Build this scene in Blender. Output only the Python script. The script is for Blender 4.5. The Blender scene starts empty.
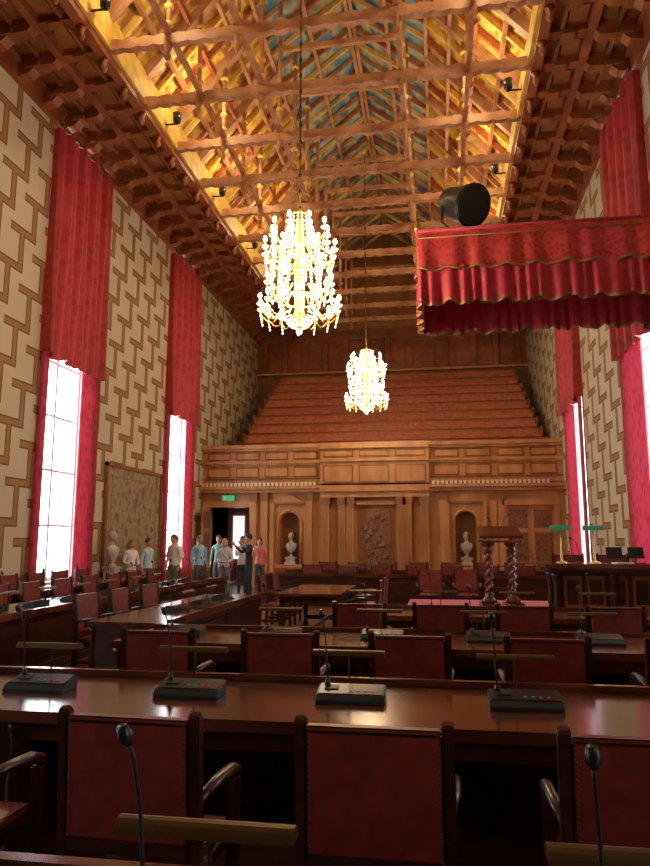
import bpy, math, random
from mathutils import Vector, Matrix
random.seed(7)
S=bpy.context.scene
COL=S.collection
pi=math.pi
XL,XR,YB,YR,Y0=-8.4,4.2,24.0,31.5,-4.0
XC=-2.1
EAVE=11.4

# ---------------------------------------------------------------- materials
def newmat(n):
    m=bpy.data.materials.new(n); m.use_nodes=True
    nt=m.node_tree; b=nt.nodes['Principled BSDF']
    return m,nt,b
def simple(n,c,rough=.5,metal=0,emis=None,es=0,trans=0,spec=None):
    m,nt,b=newmat(n)
    b.inputs['Base Color'].default_value=(*c,1); b.inputs['Roughness'].default_value=rough
    b.inputs['Metallic'].default_value=metal
    if emis: 
        b.inputs['Emission Color'].default_value=(*emis,1); b.inputs['Emission Strength'].default_value=es
    if spec is not None: b.inputs['Specular IOR Level'].default_value=spec
    return m
def noisy(n,c1,c2,scale=5,rough=.5,stretch=(1,1,1),metal=0,detail=4,bump=0,obj=False,lo=.35,hi=.65,spec=None,coat=0):
    m,nt,b=newmat(n); N=nt.nodes; L=nt.links
    if obj:
        tc=N.new('ShaderNodeTexCoord'); src=tc.outputs['Object']
    else:
        g=N.new('ShaderNodeNewGeometry'); src=g.outputs['Position']
    mp=N.new('ShaderNodeMapping'); mp.inputs['Scale'].default_value=stretch
    L.new(src,mp.inputs['Vector'])
    no=N.new('ShaderNodeTexNoise'); no.inputs['Scale'].default_value=scale; no.inputs['Detail'].default_value=detail
    L.new(mp.outputs[0],no.inputs['Vector'])
    r=N.new('ShaderNodeValToRGB'); r.color_ramp.elements[0].position=lo; r.color_ramp.elements[1].position=hi
    r.color_ramp.elements[0].color=(*c1,1); r.color_ramp.elements[1].color=(*c2,1)
    L.new(no.outputs[0],r.inputs[0]); L.new(r.outputs[0],b.inputs['Base Color'])
    b.inputs['Roughness'].default_value=rough; b.inputs['Metallic'].default_value=metal
    if spec is not None: b.inputs['Specular IOR Level'].default_value=spec
    if coat: b.inputs['Coat Weight'].default_value=coat; b.inputs['Coat Roughness'].default_value=.12
    if bump:
        bp=N.new('ShaderNodeBump'); bp.inputs['Strength'].default_value=bump; bp.inputs['Distance'].default_value=.02
        L.new(no.outputs[0],bp.inputs['Height']); L.new(bp.outputs[0],b.inputs['Normal'])
    return m
M={}
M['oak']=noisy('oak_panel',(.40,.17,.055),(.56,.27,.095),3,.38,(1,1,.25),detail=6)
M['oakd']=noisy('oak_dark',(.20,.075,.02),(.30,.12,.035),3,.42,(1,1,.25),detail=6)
M['beam']=noisy('beam_wood',(.34,.14,.06),(.56,.29,.15),2.5,.55,(1,1,1),detail=6)
M['roofr']=noisy('roof_red_paint',(.28,.06,.02),(.45,.13,.04),3,.55)
M['corn']=noisy('cornice_wood',(.20,.055,.018),(.36,.11,.035),2.5,.5,(1,1,1),detail=5)
M['mah']=noisy('mahogany',(.065,.018,.009),(.15,.046,.020),2.2,.18,(1,6,1),detail=6,obj=True,coat=.5)
M['mahd']=noisy('mahogany_dark',(.024,.008,.005),(.070,.022,.012),3,.3,(1,1,4),detail=5,obj=True)
M['leather']=noisy('red_leather',(.15,.022,.014),(.23,.034,.022),12,.42,obj=True,bump=.15)
M['brass']=simple('brass',(.75,.50,.18),.28,1)
M['brassd']=simple('brass_aged',(.11,.075,.028),.42,.85)
M['braid']=simple('gold_braid',(.30,.17,.05),.6,.3)
M['black']=simple('black_plastic',(.012,.012,.013),.35)
M['grey']=simple('console_grey',(.014,.020,.018),.5)
M['btn']=simple('button_green',(.1,.35,.2),.4,emis=(.1,.6,.3),es=.15)
M['btnr']=simple('button_red',(.6,.05,.03),.4,emis=(.8,.05,.03),es=.3)
M['white']=simple('window_paint',(.62,.66,.7),.4)
M['plaster']=simple('reveal_plaster',(.7,.68,.64),.8)
M['cream']=simple('cream_paint',(.75,.62,.45),.5)
M['marble']=noisy('marble',(.34,.31,.27),(.54,.50,.45),4,.35,obj=True)
M['gold']=simple('gilding',(.80,.48,.10),.35,.7)
M['goldp']=noisy('gold_paint',(.60,.34,.05),(.82,.56,.14),3,.5)
M['iron']=simple('iron',(.02,.018,.016),.5,.5)
M['floor']=noisy('floor_parquet',(.10,.035,.018),(.17,.06,.03),2,.35,(1,8,1),detail=5)
M['carpet']=noisy('carpet_pink',(.42,.10,.13),(.55,.18,.2),20,.9,detail=3)
M['bench']=noisy('bench_fabric',(.38,.10,.045),(.52,.16,.07),6,.75,detail=4)
M['paper']=simple('paper',(.8,.8,.78),.7)
M['shade']=simple('lamp_green_glass',(.03,.22,.12),.2,emis=(.1,.6,.35),es=.08)
M['sign']=simple('exit_sign_green',(.05,.4,.13),.4,emis=(.1,.9,.3),es=.3)
M['bulb']=simple('bulb_glow',(1,.9,.7),.4,emis=(1,.76,.46),es=60)
M['crys']=simple('self_glow_crystal',(1,.95,.85),.1,emis=(1,.76,.46),es=3)  # crystal is no lamp; emission stands in for bulb light refracted through it
M['corr']=simple('corridor_wall',(.45,.2,.16),.7)

def fabric(n,c1,c2,transl=.0,scale=9,pattern=True):
    m,nt,b=newmat(n); N=nt.nodes; L=nt.links
    g=N.new('ShaderNodeNewGeometry')
    no=N.new('ShaderNodeTexVoronoi' if pattern else 'ShaderNodeTexNoise'); no.inputs['Scale'].default_value=scale
    L.new(g.outputs['Position'],no.inputs['Vector'])
    r=N.new('ShaderNodeValToRGB'); r.color_ramp.elements[0].position=.3; r.color_ramp.elements[1].position=.55
    r.color_ramp.elements[0].color=(*c1,1); r.color_ramp.elements[1].color=(*c2,1)
    L.new(no.outputs[0],r.inputs[0]); L.new(r.outputs[0],b.inputs['Base Color'])
    b.inputs['Roughness'].default_value=.6
    b.inputs['Sheen Weight'].default_value=.2
    if transl>0:
        t=N.new('ShaderNodeBsdfTranslucent'); mx=N.new('ShaderNodeMixShader'); mx.inputs[0].default_value=transl
        L.new(r.outputs[0],t.inputs[0]); L.new(b.outputs[0],mx.inputs[1]); L.new(t.outputs[0],mx.inputs[2])
        L.new(mx.outputs[0],N['Material Output'].inputs[0])
    return m
M['cur']=fabric('curtain_silk',(.28,.014,.018),(.38,.024,.026),.045,5)
M['curp']=fabric('curtain_lower_silk',(.34,.018,.045),(.46,.03,.065),.15,5)
M['can']=fabric('canopy_damask',(.36,.012,.02),(.50,.04,.04),.0,14)
M['canp']=fabric('canopy_silk',(.36,.008,.035),(.46,.016,.055),.0,6)

# fret wall
def fretmat():
    m,nt,b=newmat('fret_wall'); N=nt.nodes; L=nt.links
    def mt(op,a,bb=None,c=None):
        n=N.new('ShaderNodeMath'); n.operation=op
        for i,v in enumerate((a,bb,c)):
            if v is None: continue
            if isinstance(v,(int,float)): n.inputs[i].default_value=v
            else: L.new(v,n.inputs[i])
        return n.outputs[0]
    g=N.new('ShaderNodeNewGeometry'); sx=N.new('ShaderNodeSeparateXYZ'); L.new(g.outputs['Position'],sx.inputs[0])
    s=.40
    x=mt('DIVIDE',mt('ADD',sx.outputs[1],100*s),s); y=mt('DIVIDE',mt('ADD',sx.outputs[2],100*s),s)
    fx=mt('FLOOR',x); fy=mt('FLOOR',y); rx=mt('FLOOR',mt('ADD',x,.5)); ry=mt('FLOOR',mt('ADD',y,.5))
    sy=mt('SUBTRACT',y,ry); sxx=mt('SUBTRACT',x,rx)
    dy=mt('ABSOLUTE',sy); dx=mt('ABSOLUTE',sxx)
    rH=mt('MODULO',mt('ADD',fx,mt('MULTIPLY',ry,2)),5); rV=mt('MODULO',mt('ADD',rx,mt('MULTIPLY',fy,2)),5)
    rN=mt('MODULO',mt('ADD',rx,mt('MULTIPLY',ry,2)),5)
    selH=mt('LESS_THAN',rH,1.5)
    selV=mt('ADD',mt('COMPARE',rV,2,.3),mt('COMPARE',rV,4,.3))
    # node squares close the outer corners of the L joints
    selN=mt('COMPARE',rN,2,.3)
    def mask(w):
        a=mt('MAXIMUM',mt('MULTIPLY',mt('LESS_THAN',dy,w),selH),mt('MULTIPLY',mt('LESS_THAN',dx,w),selV))
        return mt('MAXIMUM',a,mt('MULTIPLY',mt('LESS_THAN',mt('MAXIMUM',dx,dy),w),selN))
    A=mask(.235); B=mask(.14)
    no=N.new('ShaderNodeTexNoise'); no.inputs['Scale'].default_value=1.2; L.new(g.outputs['Position'],no.inputs['Vector'])
    bg=N.new('ShaderNodeMix'); bg.data_type='RGBA'; L.new(no.outputs[0],bg.inputs[0])
    bg.inputs[6].default_value=(.49,.44,.31,1); bg.inputs[7].default_value=(.60,.55,.41,1)
    m1=N.new('ShaderNodeMix'); m1.data_type='RGBA'; L.new(A,m1.inputs[0]); L.new(bg.outputs[2],m1.inputs[6]); m1.inputs[7].default_value=(.17,.085,.02,1)
    m2=N.new('ShaderNodeMix'); m2.data_type='RGBA'; L.new(B,m2.inputs[0]); L.new(m1.outputs[2],m2.inputs[6]); m2.inputs[7].default_value=(.31,.185,.055,1)
    L.new(m2.outputs[2],b.inputs['Base Color']); b.inputs['Roughness'].default_value=.7
    return m
M['fret']=fretmat()
# painted roof
def paintmat(n,cols,scale,voro=True,rough=.5,metal=.2):
    m,nt,b=newmat(n); N=nt.nodes; L=nt.links
    g=N.new('ShaderNodeNewGeometry')
    v=N.new('ShaderNodeTexVoronoi'); v.inputs['Scale'].default_value=scale; L.new(g.outputs['Position'],v.inputs['Vector'])
    no=N.new('ShaderNodeTexNoise'); no.inputs['Scale'].default_value=scale*1.2; no.inputs['Detail'].default_value=5; L.new(g.outputs['Position'],no.inputs['Vector'])
    mx=N.new('ShaderNodeMath'); mx.operation='ADD'; L.new(no.outputs[0],mx.inputs[0])
    mu=N.new('ShaderNodeMath'); mu.operation='MULTIPLY'; mu.inputs[1].default_value=.35; L.new(v.outputs[0],mu.inputs[0]); L.new(mu.outputs[0],mx.inputs[1])
    r=N.new('ShaderNodeValToRGB'); e=r.color_ramp.elements
    e[0].position=cols[0][0]; e[0].color=(*cols[0][1],1); e[1].position=cols[-1][0]; e[1].color=(*cols[-1][1],1)
    for p,c in cols[1:-1]:
        q=e.new(p); q.color=(*c,1)
    L.new(mx.outputs[0],r.inputs[0]); L.new(r.outputs[0],b.inputs['Base Color'])
    b.inputs['Roughness'].default_value=rough; b.inputs['Metallic'].default_value=metal
    return m
M['roofg']=paintmat('roof_gold',[(.42,(.34,.15,.025)),(.55,(.74,.44,.06)),(.66,(.90,.62,.13)),(.8,(.38,.16,.04))],2.4,metal=0)
M['roofb']=paintmat('roof_blue',[(.42,(.08,.22,.42)),(.60,(.20,.42,.58)),(.70,(.60,.50,.20)),(.8,(.10,.26,.46))],1.6,metal=0)
M['tap']=paintmat('tapestry_weave',[(.35,(.12,.08,.04)),(.5,(.26,.19,.11)),(.65,(.36,.29,.17)),(.85,(.17,.12,.07))],3.2,metal=0,rough=.8)
M['carv']=paintmat('carved_oak',[(.35,(.07,.028,.012)),(.6,(.26,.12,.05)),(.9,(.10,.04,.015))],9,metal=0,rough=.5)

# ---------------------------------------------------------------- mesh builder
class MB:
    def __init__(s): s.v=[];s.f=[];s.m=[];s.s=[];s.mats=[]
    def add(s,vs,fs,m,sm=False):
        o=len(s.v); s.v+= [tuple(p) for p in vs]
        mm=M[m] if isinstance(m,str) else m
        if mm not in s.mats: s.mats.append(mm)
        k=s.mats.index(mm)
        for f in fs: s.f.append(tuple(i+o for i in f)); s.m.append(k); s.s.append(sm)
    def box(s,x0,x1,y0,y1,z0,z1,m):
        vs=[(x,y,z) for x in(x0,x1) for y in(y0,y1) for z in(z0,z1)]
        s.add(vs,[(0,1,3,2),(4,6,7,5),(0,4,5,1),(2,3,7,6),(0,2,6,4),(1,5,7,3)],m)
    def tbox(s,mat4,sx,sy,sz,m):
        vs=[mat4@Vector((x*sx/2,y*sy/2,z*sz/2)) for x in(-1,1) for y in(-1,1) for z in(-1,1)]
        s.add(vs,[(0,1,3,2),(4,6,7,5),(0,4,5,1),(2,3,7,6),(0,2,6,4),(1,5,7,3)],m)
    def beam(s,p0,p1,w,h,m):
        p0=Vector(p0);p1=Vector(p1);d=p1-p0
        q=d.to_track_quat('X','Z').to_matrix().to_4x4()
        s.tbox(Matrix.Translation((p0+p1)/2)@q,d.length,w,h,m)
    def tube(s,pts,r,m,n=8,cap=True,sm=True):
        pts=[Vector(p) for p in pts]; rs=r if isinstance(r,(list,tuple)) else [r]*len(pts)
        vs=[];fs=[];ref=None
        for i,p in enumerate(pts):
            t=(pts[min(i+1,len(pts)-1)]-pts[max(i-1,0)]).normalized()
            if ref is None: ref=Vector((0,0,1)) if abs(t.z)<.9 else Vector((1,0,0))
            u=t.cross(ref)
            if u.length<1e-4: u=t.orthogonal()
            u.normalize(); w=t.cross(u)
            for k in range(n):
                a=2*pi*k/n; vs.append(p+(u*math.cos(a)+w*math.sin(a))*rs[i])
        for i in range(len(pts)-1):
            for k in range(n):
                a=i*n+k;b=i*n+(k+1)%n; fs.append((a,b,b+n,a+n))
        if cap: fs.append(tuple(range(n))[::-1]); fs.append(tuple(range((len(pts)-1)*n,len(pts)*n)))
        s.add(vs,fs,m,sm)
    def lathe(s,prof,c,m,n=16,sm=True,sx=1,sy=1):
        vs=[];fs=[]
        for r,z in prof:
            for k in range(n):
                a=2*pi*k/n; vs.append((c[0]+r*math.cos(a)*sx,c[1]+r*math.sin(a)*sy,c[2]+z))
        for i in range(len(prof)-1):
            for k in range(n):
                a=i*n+k;b=i*n+(k+1)%n; fs.append((a,b,b+n,a+n))
        fs.append(tuple(range(n))[::-1]); fs.append(tuple(range((len(prof)-1)*n,len(prof)*n)))
        s.add(vs,fs,m,sm)
    def ell(s,c,r,m,n=12,k=8,rot=None):
        if not isinstance(r,(tuple,list)): r=(r,r,r)
        vs=[(0,0,1)];fs=[]
        for i in range(1,k):
            t=pi*i/k
            for j in range(n):
                a=2*pi*j/n; vs.append((math.sin(t)*math.cos(a),math.sin(t)*math.sin(a),math.cos(t)))
        vs.append((0,0,-1)); L=len(vs)-1
        for j in range(n): fs.append((0,1+j,1+(j+1)%n)); fs.append((L,L-n+(j+1)%n,L-n+j))
        for i in range(k-2):
            for j in range(n):
                a=1+i*n+j;b=1+i*n+(j+1)%n; fs.append((a,a+n,b+n,b))
        R=rot or Matrix.Identity(3)
        s.add([Vector(c)+R@Vector((x*r[0],y*r[1],z*r[2])) for x,y,z in vs],fs,m,True)
    def octa(s,c,r,h,m):
        x,y,z=c
        s.add([(x+r,y,z),(x,y+r,z),(x-r,y,z),(x,y-r,z),(x,y,z+h),(x,y,z-h)],[(0,1,4),(1,2,4),(2,3,4),(3,0,4),(1,0,5),(2,1,5),(3,2,5),(0,3,5)],m)
    def prism(s,poly,fn,a0,a1,m):
        n=len(poly)
        vs=[fn(u,v,a0) for u,v in poly]+[fn(u,v,a1) for u,v in poly]
        fs=[tuple(range(n)),tuple(range(n,2*n))[::-1]]+[(i,(i+1)%n,n+(i+1)%n,n+i) for i in range(n)]
        s.add(vs,fs,m)
    def mesh(s,name,bevel=0,recalc=True):
        me=bpy.data.meshes.new(name); me.from_pydata(s.v,[],s.f)
        for mm in s.mats: me.materials.append(mm)
        me.polygons.foreach_set('material_index',s.m); me.polygons.foreach_set('use_smooth',s.s)
        me.update()
        if recalc or bevel:
            import bmesh
            bm=bmesh.new(); bm.from_mesh(me); bmesh.ops.recalc_face_normals(bm,faces=bm.faces)
            if bevel:
                ed=[e for e in bm.edges if len(e.link_faces)==2 and not e.link_faces[0].smooth and e.calc_face_angle(0)>.6 and e.calc_length()>bevel*3]
                bmesh.ops.bevel(bm,geom=ed,offset=bevel,segments=2,affect='EDGES',clamp_overlap=True)
            bm.to_mesh(me); bm.free()
        return me
    def obj(s,name,loc=(0,0,0),rz=0,bevel=0,parent=None,recalc=True):
        return inst(name,s.mesh(name,bevel,recalc),loc,rz,parent)
def inst(name,me,loc=(0,0,0),rz=0,parent=None):
    o=bpy.data.objects.new(name,me); o.location=loc; o.rotation_euler=(0,0,rz); COL.objects.link(o)
    if parent: o.parent=parent
    return o
def XZ(u,v,a): return (u,a,v)
def YZ(u,v,a): return (a,u,v)

# ---------------------------------------------------------------- room shell
b=MB(); b.box(XL-.6,XR+.6,Y0-.3,YR+.3,-.2,0,'floor'); b.obj('floor')
WIN=[(-.3,1.8),(6.6,8.7),(13.5,15.6),(20.5,22.55)]
WZ0,WZ1=.72,10.8
def sidewall(name,xa,xb):
    b=MB(); y=Y0
    for a,c in WIN:
        b.box(xa,xb,y,a,0,EAVE,'fret'); b.box(xa,xb,a,c,0,WZ0,'fret'); b.box(xa,xb,a,c,WZ1,EAVE,'fret'); y=c
        p0,p1=xa+.02,xb-.02
        b.box(p0,p1,a,a+.015,WZ0,WZ1,'plaster'); b.box(p0,p1,c-.015,c,WZ0,WZ1,'plaster'); b.box(p0,p1,a,c,WZ0,WZ0+.015,'plaster')
    b.box(xa,xb,y,YR+.3,0,EAVE,'fret'); b.obj(name)
sidewall('wall_left',XL-.6,XL); sidewall('wall_right',XR,XR+.6)
k=0
for side,x in((-1,XL),(1,XR)):
    for a,c in WIN:
        k+=1; b=MB(); xo=x+side*.38; xi=x+side*.30
        lo,hi=min(xo,xi),max(xo,xi)
        b.box(lo,hi,a+.02,a+.08,WZ0+.02,WZ1,'white'); b.box(lo,hi,c-.08,c-.02,WZ0+.02,WZ1,'white')
        b.box(lo,hi,a+.08,c-.08,WZ0+.02,WZ0+.1,'white'); b.box(lo,hi,a+.08,c-.08,WZ1-.1,WZ1,'white')
        mid=(a+c)/2; b.box(lo,hi,mid-.04,mid+.04,WZ0+.1,WZ1-.1,'white')
        z=WZ0+1.25
        while z<WZ1-.3: b.box(lo+.01,hi-.01,a+.08,c-.08,z-.028,z+.028,'white'); z+=1.25
        b.obj('window_%d'%k)
        ld=bpy.data.lights.new('window_portal','AREA'); ld.shape='RECTANGLE'; ld.size=c-a; ld.size_y=WZ1-WZ0
        ld.cycles.is_portal=True
        o=bpy.data.objects.new('window_skylight',ld); COL.objects.link(o); o.location=(x+side*.62,mid,(WZ0+WZ1)/2)
        d=Vector((-side,0,0)); o.rotation_euler=d.to_track_quat('-Z','Y').to_euler()
for nm,x0,x1 in(('baseboard_left',XL,XL+.05),('baseboard_right',XR-.05,XR)):
    b=MB(); b.box(x0,x1,Y0,YB-.5,0,.62,'oakd'); b.box(x0-(.0 if x1<0 else .03),x1+(.03 if x1<0 else 0),Y0,YB-.5,.62,.69,'oakd'); b.obj(nm)
b=MB(); b.box(XL-.6,XR+.6,Y0-.3,Y0,0,17.2,'oakd'); b.obj('wall_near')
b=MB(); b.box(XL-.6,XR+.6,YR,YR+.3,0,17.2,'oakd')
b.box(XL,XR,YR-.12,YR,11.0,11.5,'oakd')
for i in range(13):
    x=XL+.4+i*(XR-XL-.8)/12; b.box(x-.12,x+.12,YR-.15,YR,9.4,11.0,'corn'); 
for i in range(12):
    x=XL+.4+(i+.5)*(XR-XL-.8)/12; b.box(x-.3,x+.3,YR-.05,YR,9.6,10.8,'corn')
b.box(XL,XR,YR-.17,YR,9.4,9.5,'oak')
b.obj('wall_far')

# ---------------------------------------------------------------- ceiling / roof
b=MB()
pr=[(XL-.6,EAVE+.35),(XL+1.85,EAVE+.85),(XC-2.1,14.9),(XC,16.5),(XC+2.1,14.9),(XR-1.85,EAVE+.85),(XR+.6,EAVE+.35)]
for i in range(6):
    (x0,z0),(x1,z1)=pr[i],pr[i+1]
    mt='roofb' if i in(2,3) else ('roofg' if i in(1,4) else 'corn')
    b.prism([(x0,z0),(x1,z1),(x1,z1+.15),(x0,z0+.15)],XZ,Y0-.3,YR+.3,mt)
b.obj('ceiling')
b=MB()
TY=[11.8+1.83*k for k in range(-8,11)]
yy=TY[0]; n=0
cyc=['beam','goldp','roofr']
while yy<YR:
    for sgn in(-1,1):
        def P(x,z): return (XC+sgn*x,yy,z)
        b.beam(P(4.4,12.15),P(2.1,14.78),.07,.14,cyc[n%3])
        b.beam(P(2.1,14.78),P(0,16.38),.06,.12,['beam','roofr','goldp'][n%3])
        if n%3==0: b.beam(P(4.4,12.15),P(2.1,14.78),.16,.24,'beam')
    yy+=.61; n+=1
for sgn in(-1,1):
    for t in(.0,.25,.5,.75,1.):
        x=4.4+(2.1-4.4)*t; z=12.1+(14.75-12.1)*t
        b.box(XC+sgn*x-.045,XC+sgn*x+.045,Y0,YR,z-.1,z+.06,'beam' if t!=.5 else 'roofr')
    for t in(.5,.97):
        x=2.1*(1-t); z=14.8+1.55*t; b.box(XC+sgn*x-.05,XC+sgn*x+.05,Y0,YR,z-.1,z+.04,'beam')
b.obj('trim_1')
b=MB(); TZ=11.45
for yk in TY:
    if yk>YR-.3: continue
    x=XL+2.0;i=0
    top=[];bot=[]
    while x<XR-2.0+.001:
        a=.035*abs(math.sin(i*pi/4)); bot.append((x,TZ-a)); top.append((x,TZ+.17+a)); x+=.0860; i+=1
    b.prism(bot+top[::-1],XZ,yk-.075,yk+.075,'beam')
    for sgn in(-1,1):
        for px,zt in((1.55,15.3),(3.0,13.8)):
            X=XC+sgn*px
            b.lathe([(.0,-.36),(.05,-.32),(.08,-.25),(.04,-.18),(.08,-.1),(.10,0)],(X,yk,TZ),'beam',8)
            b.tube([(X,yk,TZ+.2),(X,yk,zt)],.055,'beam',8)
            for zz in(TZ+.45,TZ+.85,zt-.5):
                b.lathe([(.06,-.05),(.10,-.02),(.10,.02),(.06,.05)],(X,yk,zz),'goldp',8)
    b.box(XC-1.55,XC+1.55,yk-.05,yk+.05,13.9,14.03,'beam')
for sgn in(-1,1):
    for px in(1.55,3.0):
        X=XC+sgn*px
        b.box(X-.05,X+.05,Y0,YR,TZ+.22,TZ+.34,'beam')
b.obj('roof_trusses')
for nm,sg,xw in(('trim_2',1,XL),('trim_3',-1,XR)):
    b=MB()
    def bx(d0,d1,y0,y1,z0,z1,m):
        a,c=xw+sg*d0,xw+sg*d1; b.box(min(a,c),max(a,c),y0,y1,z0,z1,m)
    bx(0,2.0,Y0,YR,EAVE+.12,EAVE+.2,'corn')
    bx(0,.12,Y0,YR,EAVE-.38,EAVE+.12,'corn'); bx(0,.2,Y0,YR,EAVE-.06,EAVE+.04,'oakd')
    bx(1.85,2.05,Y0,YR,EAVE-.12,EAVE+.3,'corn'); bx(2.05,2.12,Y0,YR,EAVE+.05,EAVE+.3,'goldp'); bx(1.9,2.06,Y0,YR,EAVE+.3,EAVE+.85,'goldp')
    bx(.95,1.1,Y0,YR,EAVE-.05,EAVE+.12,'corn'); bx(1.55,1.62,Y0,YR,EAVE+.02,EAVE+.12,'oakd'); bx(.5,.57,Y0,YR,EAVE+.02,EAVE+.12,'oakd')
    y=TY[0]
    while y<YR-.2:
        f=lambda u,v,a:(xw+sg*u,a,v)
        b.prism([(0,EAVE-.38),(.35,EAVE-.32),(.5,EAVE-.18),(.9,EAVE-.15),(1.0,EAVE-.02),(1.85,EAVE-.02),(1.85,EAVE+.12),(0,EAVE+.12)],f,y-.12,y+.12,'corn')
        bx(.3,.6,y-.17,y+.17,EAVE-.2,EAVE-.1,'oakd'); bx(1.35,1.6,y-.16,y+.16,EAVE-.1,EAVE-.03,'oakd')
        b.lathe([(0,-.3),(.05,-.26),(.08,-.18),(.05,-.1),(.1,0)],(xw+sg*1.95,y,EAVE-.12),'corn',8)
        y+=.915
    y=TY[0]+.4575
    while y<YR-.3:
        bx(.62,.9,y-.2,y+.2,EAVE+.06,EAVE+.12,'oakd'); bx(1.16,1.5,y-.2,y+.2,EAVE+.06,EAVE+.12,'oakd'); y+=.915
    b.obj(nm)

# ---------------------------------------------------------------- gallery front
b=MB(); YF=YB
def niche(x0,x1,z0,z1):
    r=(x1-x0)/2; cx=(x0+x1)/2; zs=z1-r
    return cx,r,zs
DL=(-8.15,-6.6); DR=(2.3,3.85); N1=(-5.5,-4.8); N2=(.6,1.3); DC=(-2.75,-1.45)
YBk=YF+.5
segs=[(XL,DL[0]),(DL[1],N1[0]),(N1[1],N2[0]),(N2[1],DR[0]),(DR[1],XR)]
for a,c in segs: b.box(a,c,YF,YBk,0,3.4,'oak')
b.box(DL[0],DL[1],YF,YBk,2.8,3.4,'oak'); b.box(DR[0],DR[1],YF,YBk,2.8,3.4,'oak')
for (a,c) in(N1,N2):
    b.box(a,c,YF,YBk,0,.8,'oak')
    cx,r,zs=niche(a,c,.8,2.6)
    pts=[(a,3.4),(a,zs)]+[(cx-r*math.cos(t),zs+r*math.sin(t)) for t in [pi*i/12 for i in range(1,12)]]+[(c,zs),(c,3.4)]
    b.prism(pts,XZ,YF,YBk,'oak')
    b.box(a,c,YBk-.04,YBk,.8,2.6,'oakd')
    arc=[(a-.06,YF-.02,.8),(a-.06,YF-.02,zs)]+[(cx-(r+.06)*math.cos(t),YF-.02,zs+(r+.06)*math.sin(t)) for t in [pi*i/12 for i in range(1,12)]]+[(c+.06,YF-.02,zs),(c+.06,YF-.02,.8)]
    b.tube(arc,.045,'oak',6)
    b.box(a-.15,c+.15,YF-.12,YF,.68,.8,'oak')
    b.prism([(a-.2,2.95),(c+.2,2.95),(cx,3.25)],XZ,YF-.1,YF,'oak'); b.box(a-.22,c+.22,YF-.12,YF,2.88,2.95,'oakd')
    for q in(a-.35,c+.2): b.box(q,q+.15,YF-.1,YF,.0,2.9,'oak')
    b.box(a-.1,c+.1,YF-.04,YF,.12,.6,'oakd')
b.box(XL,XR,YF,YBk,3.4,4.95,'oak')
b.box(DL[1],DR[0],YF-.08,YF,0,.22,'oakd')
for (z0,z1,d,m) in((3.3,3.42,.22,'oak'),(3.42,3.52,.38,'oak'),(3.52,3.58,.30,'oakd'),(4.28,4.34,.10,'oak'),(4.34,4.42,.16,'oak'),(4.80,4.88,.16,'oak'),(4.88,5.0,.26,'oak'),(3.78,3.82,.05,'oakd')):
    b.box(XL,XR,YF-d,YF,z0,z1,m)
CX0,CX1=-4.0,-.25
for (z0,z1,d,m) in((3.1,3.3,.35,'oak'),(3.3,3.45,.45,'oak'),(3.45,4.34,.30,'oak'),(4.34,4.44,.42,'oak'),(4.44,4.8,.26,'oak'),(4.8,5.0,.40,'oak')):
    b.box(CX0,CX1,YF-d,YF-.001,z0,z1,m)
for q in(CX0+.05,CX0+.62,DC[0]-.35,DC[1]+.1,CX1-.87,CX1-.3):
    b.box(q,q+.25,YF-.3,YF,0,3.1,'oak'); b.box(q-.04,q+.29,YF-.34,YF,0,.35,'oakd'); b.box(q-.04,q+.29,YF-.34,YF,2.85,3.1,'oakd')
    for j in(.06,.12,.18): b.box(q+j-.01,q+j+.01,YF-.31,YF-.29,.4,2.8,'oakd')
b.box(DC[0],DC[1],YF-.08,YF,.1,2.85,'oakd'); b.box(DC[0]+.15,DC[1]-.15,YF-.12,YF-.08,.25,2.7,'carv')
for i in range(26):
    x=random.uniform(DC[0]+.3,DC[1]-.3); z=random.uniform(1.0,2.55); b.ell((x,YF-.13,z),(random.uniform(.05,.12),.05,random.uniform(.06,.16)),'carv',8,6)
b.box(DC[0]-.02,DC[1]+.02,YF-.2,YF,2.85,2.98,'oak')
for q in(DL[1]+.05,DR[0]-.3,-4.55,.1-.02,1.75,-6.15):
    if CX0-.25<q<CX1: continue
    b.box(q,q+.22,YF-.12,YF,0,3.3,'oak'); b.box(q-.03,q+.25,YF-.16,YF,3.0,3.3,'oakd')
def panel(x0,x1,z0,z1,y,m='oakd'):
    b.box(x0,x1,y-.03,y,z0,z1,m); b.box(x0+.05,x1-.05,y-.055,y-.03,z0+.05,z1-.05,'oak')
for (xa,xb,yy) in((XL+.1,CX0-.05,YF),(CX1+.05,XR-.1,YF)):
    for i in range(4):
        w=(xb-xa)/4
        panel(xa+i*w+.1,xa+(i+1)*w-.1,3.84,4.22,yy); panel(xa+i*w+.1,xa+(i+1)*w-.1,4.47,4.76,yy)
for i in range(3):
    w=(CX1-CX0)/3; panel(CX0+i*w+.1,CX0+(i+1)*w-.1,3.6,4.22,YF-.3); panel(CX0+i*w+.1,CX0+(i+1)*w-.1,4.5,4.75,YF-.26)
for (xa,xb) in((XL+.1,CX0-.1),(CX1+.1,XR-.6)):
    x=xa
    while x<xb: b.box(x,x+.08,YF-.345,YF-.31,3.52,3.64,'cream'); x+=.15
    b.box(xa,xb,YF-.35,YF-.305,3.64,3.67,'oak')
b.obj('wall_gallery_front')
b=MB()
for s0 in(0,.78):
    x0=DR[0]+s0; b.box(x0,x0+.77,YF+.06,YF+.12,.0,2.8,'oak')
    for z0,z1 in((.15,.8),(.95,1.9),(2.05,2.65)): b.box(x0+.1,x0+.67,YF+.03,YF+.06,z0,z1,'carv')
b.ell((DR[0]+.85,YF+.02,1.1),.035,'brass')
b.box(DR[0]-.15,DR[0],YF-.08,YF,0,2.95,'oak'); b.box(DR[1],DR[1]+.15,YF-.08,YF,0,2.95,'oak'); b.box(DR[0]-.15,DR[1]+.15,YF-.12,YF,2.8,3.0,'oak')
b.obj('door_1')
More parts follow.
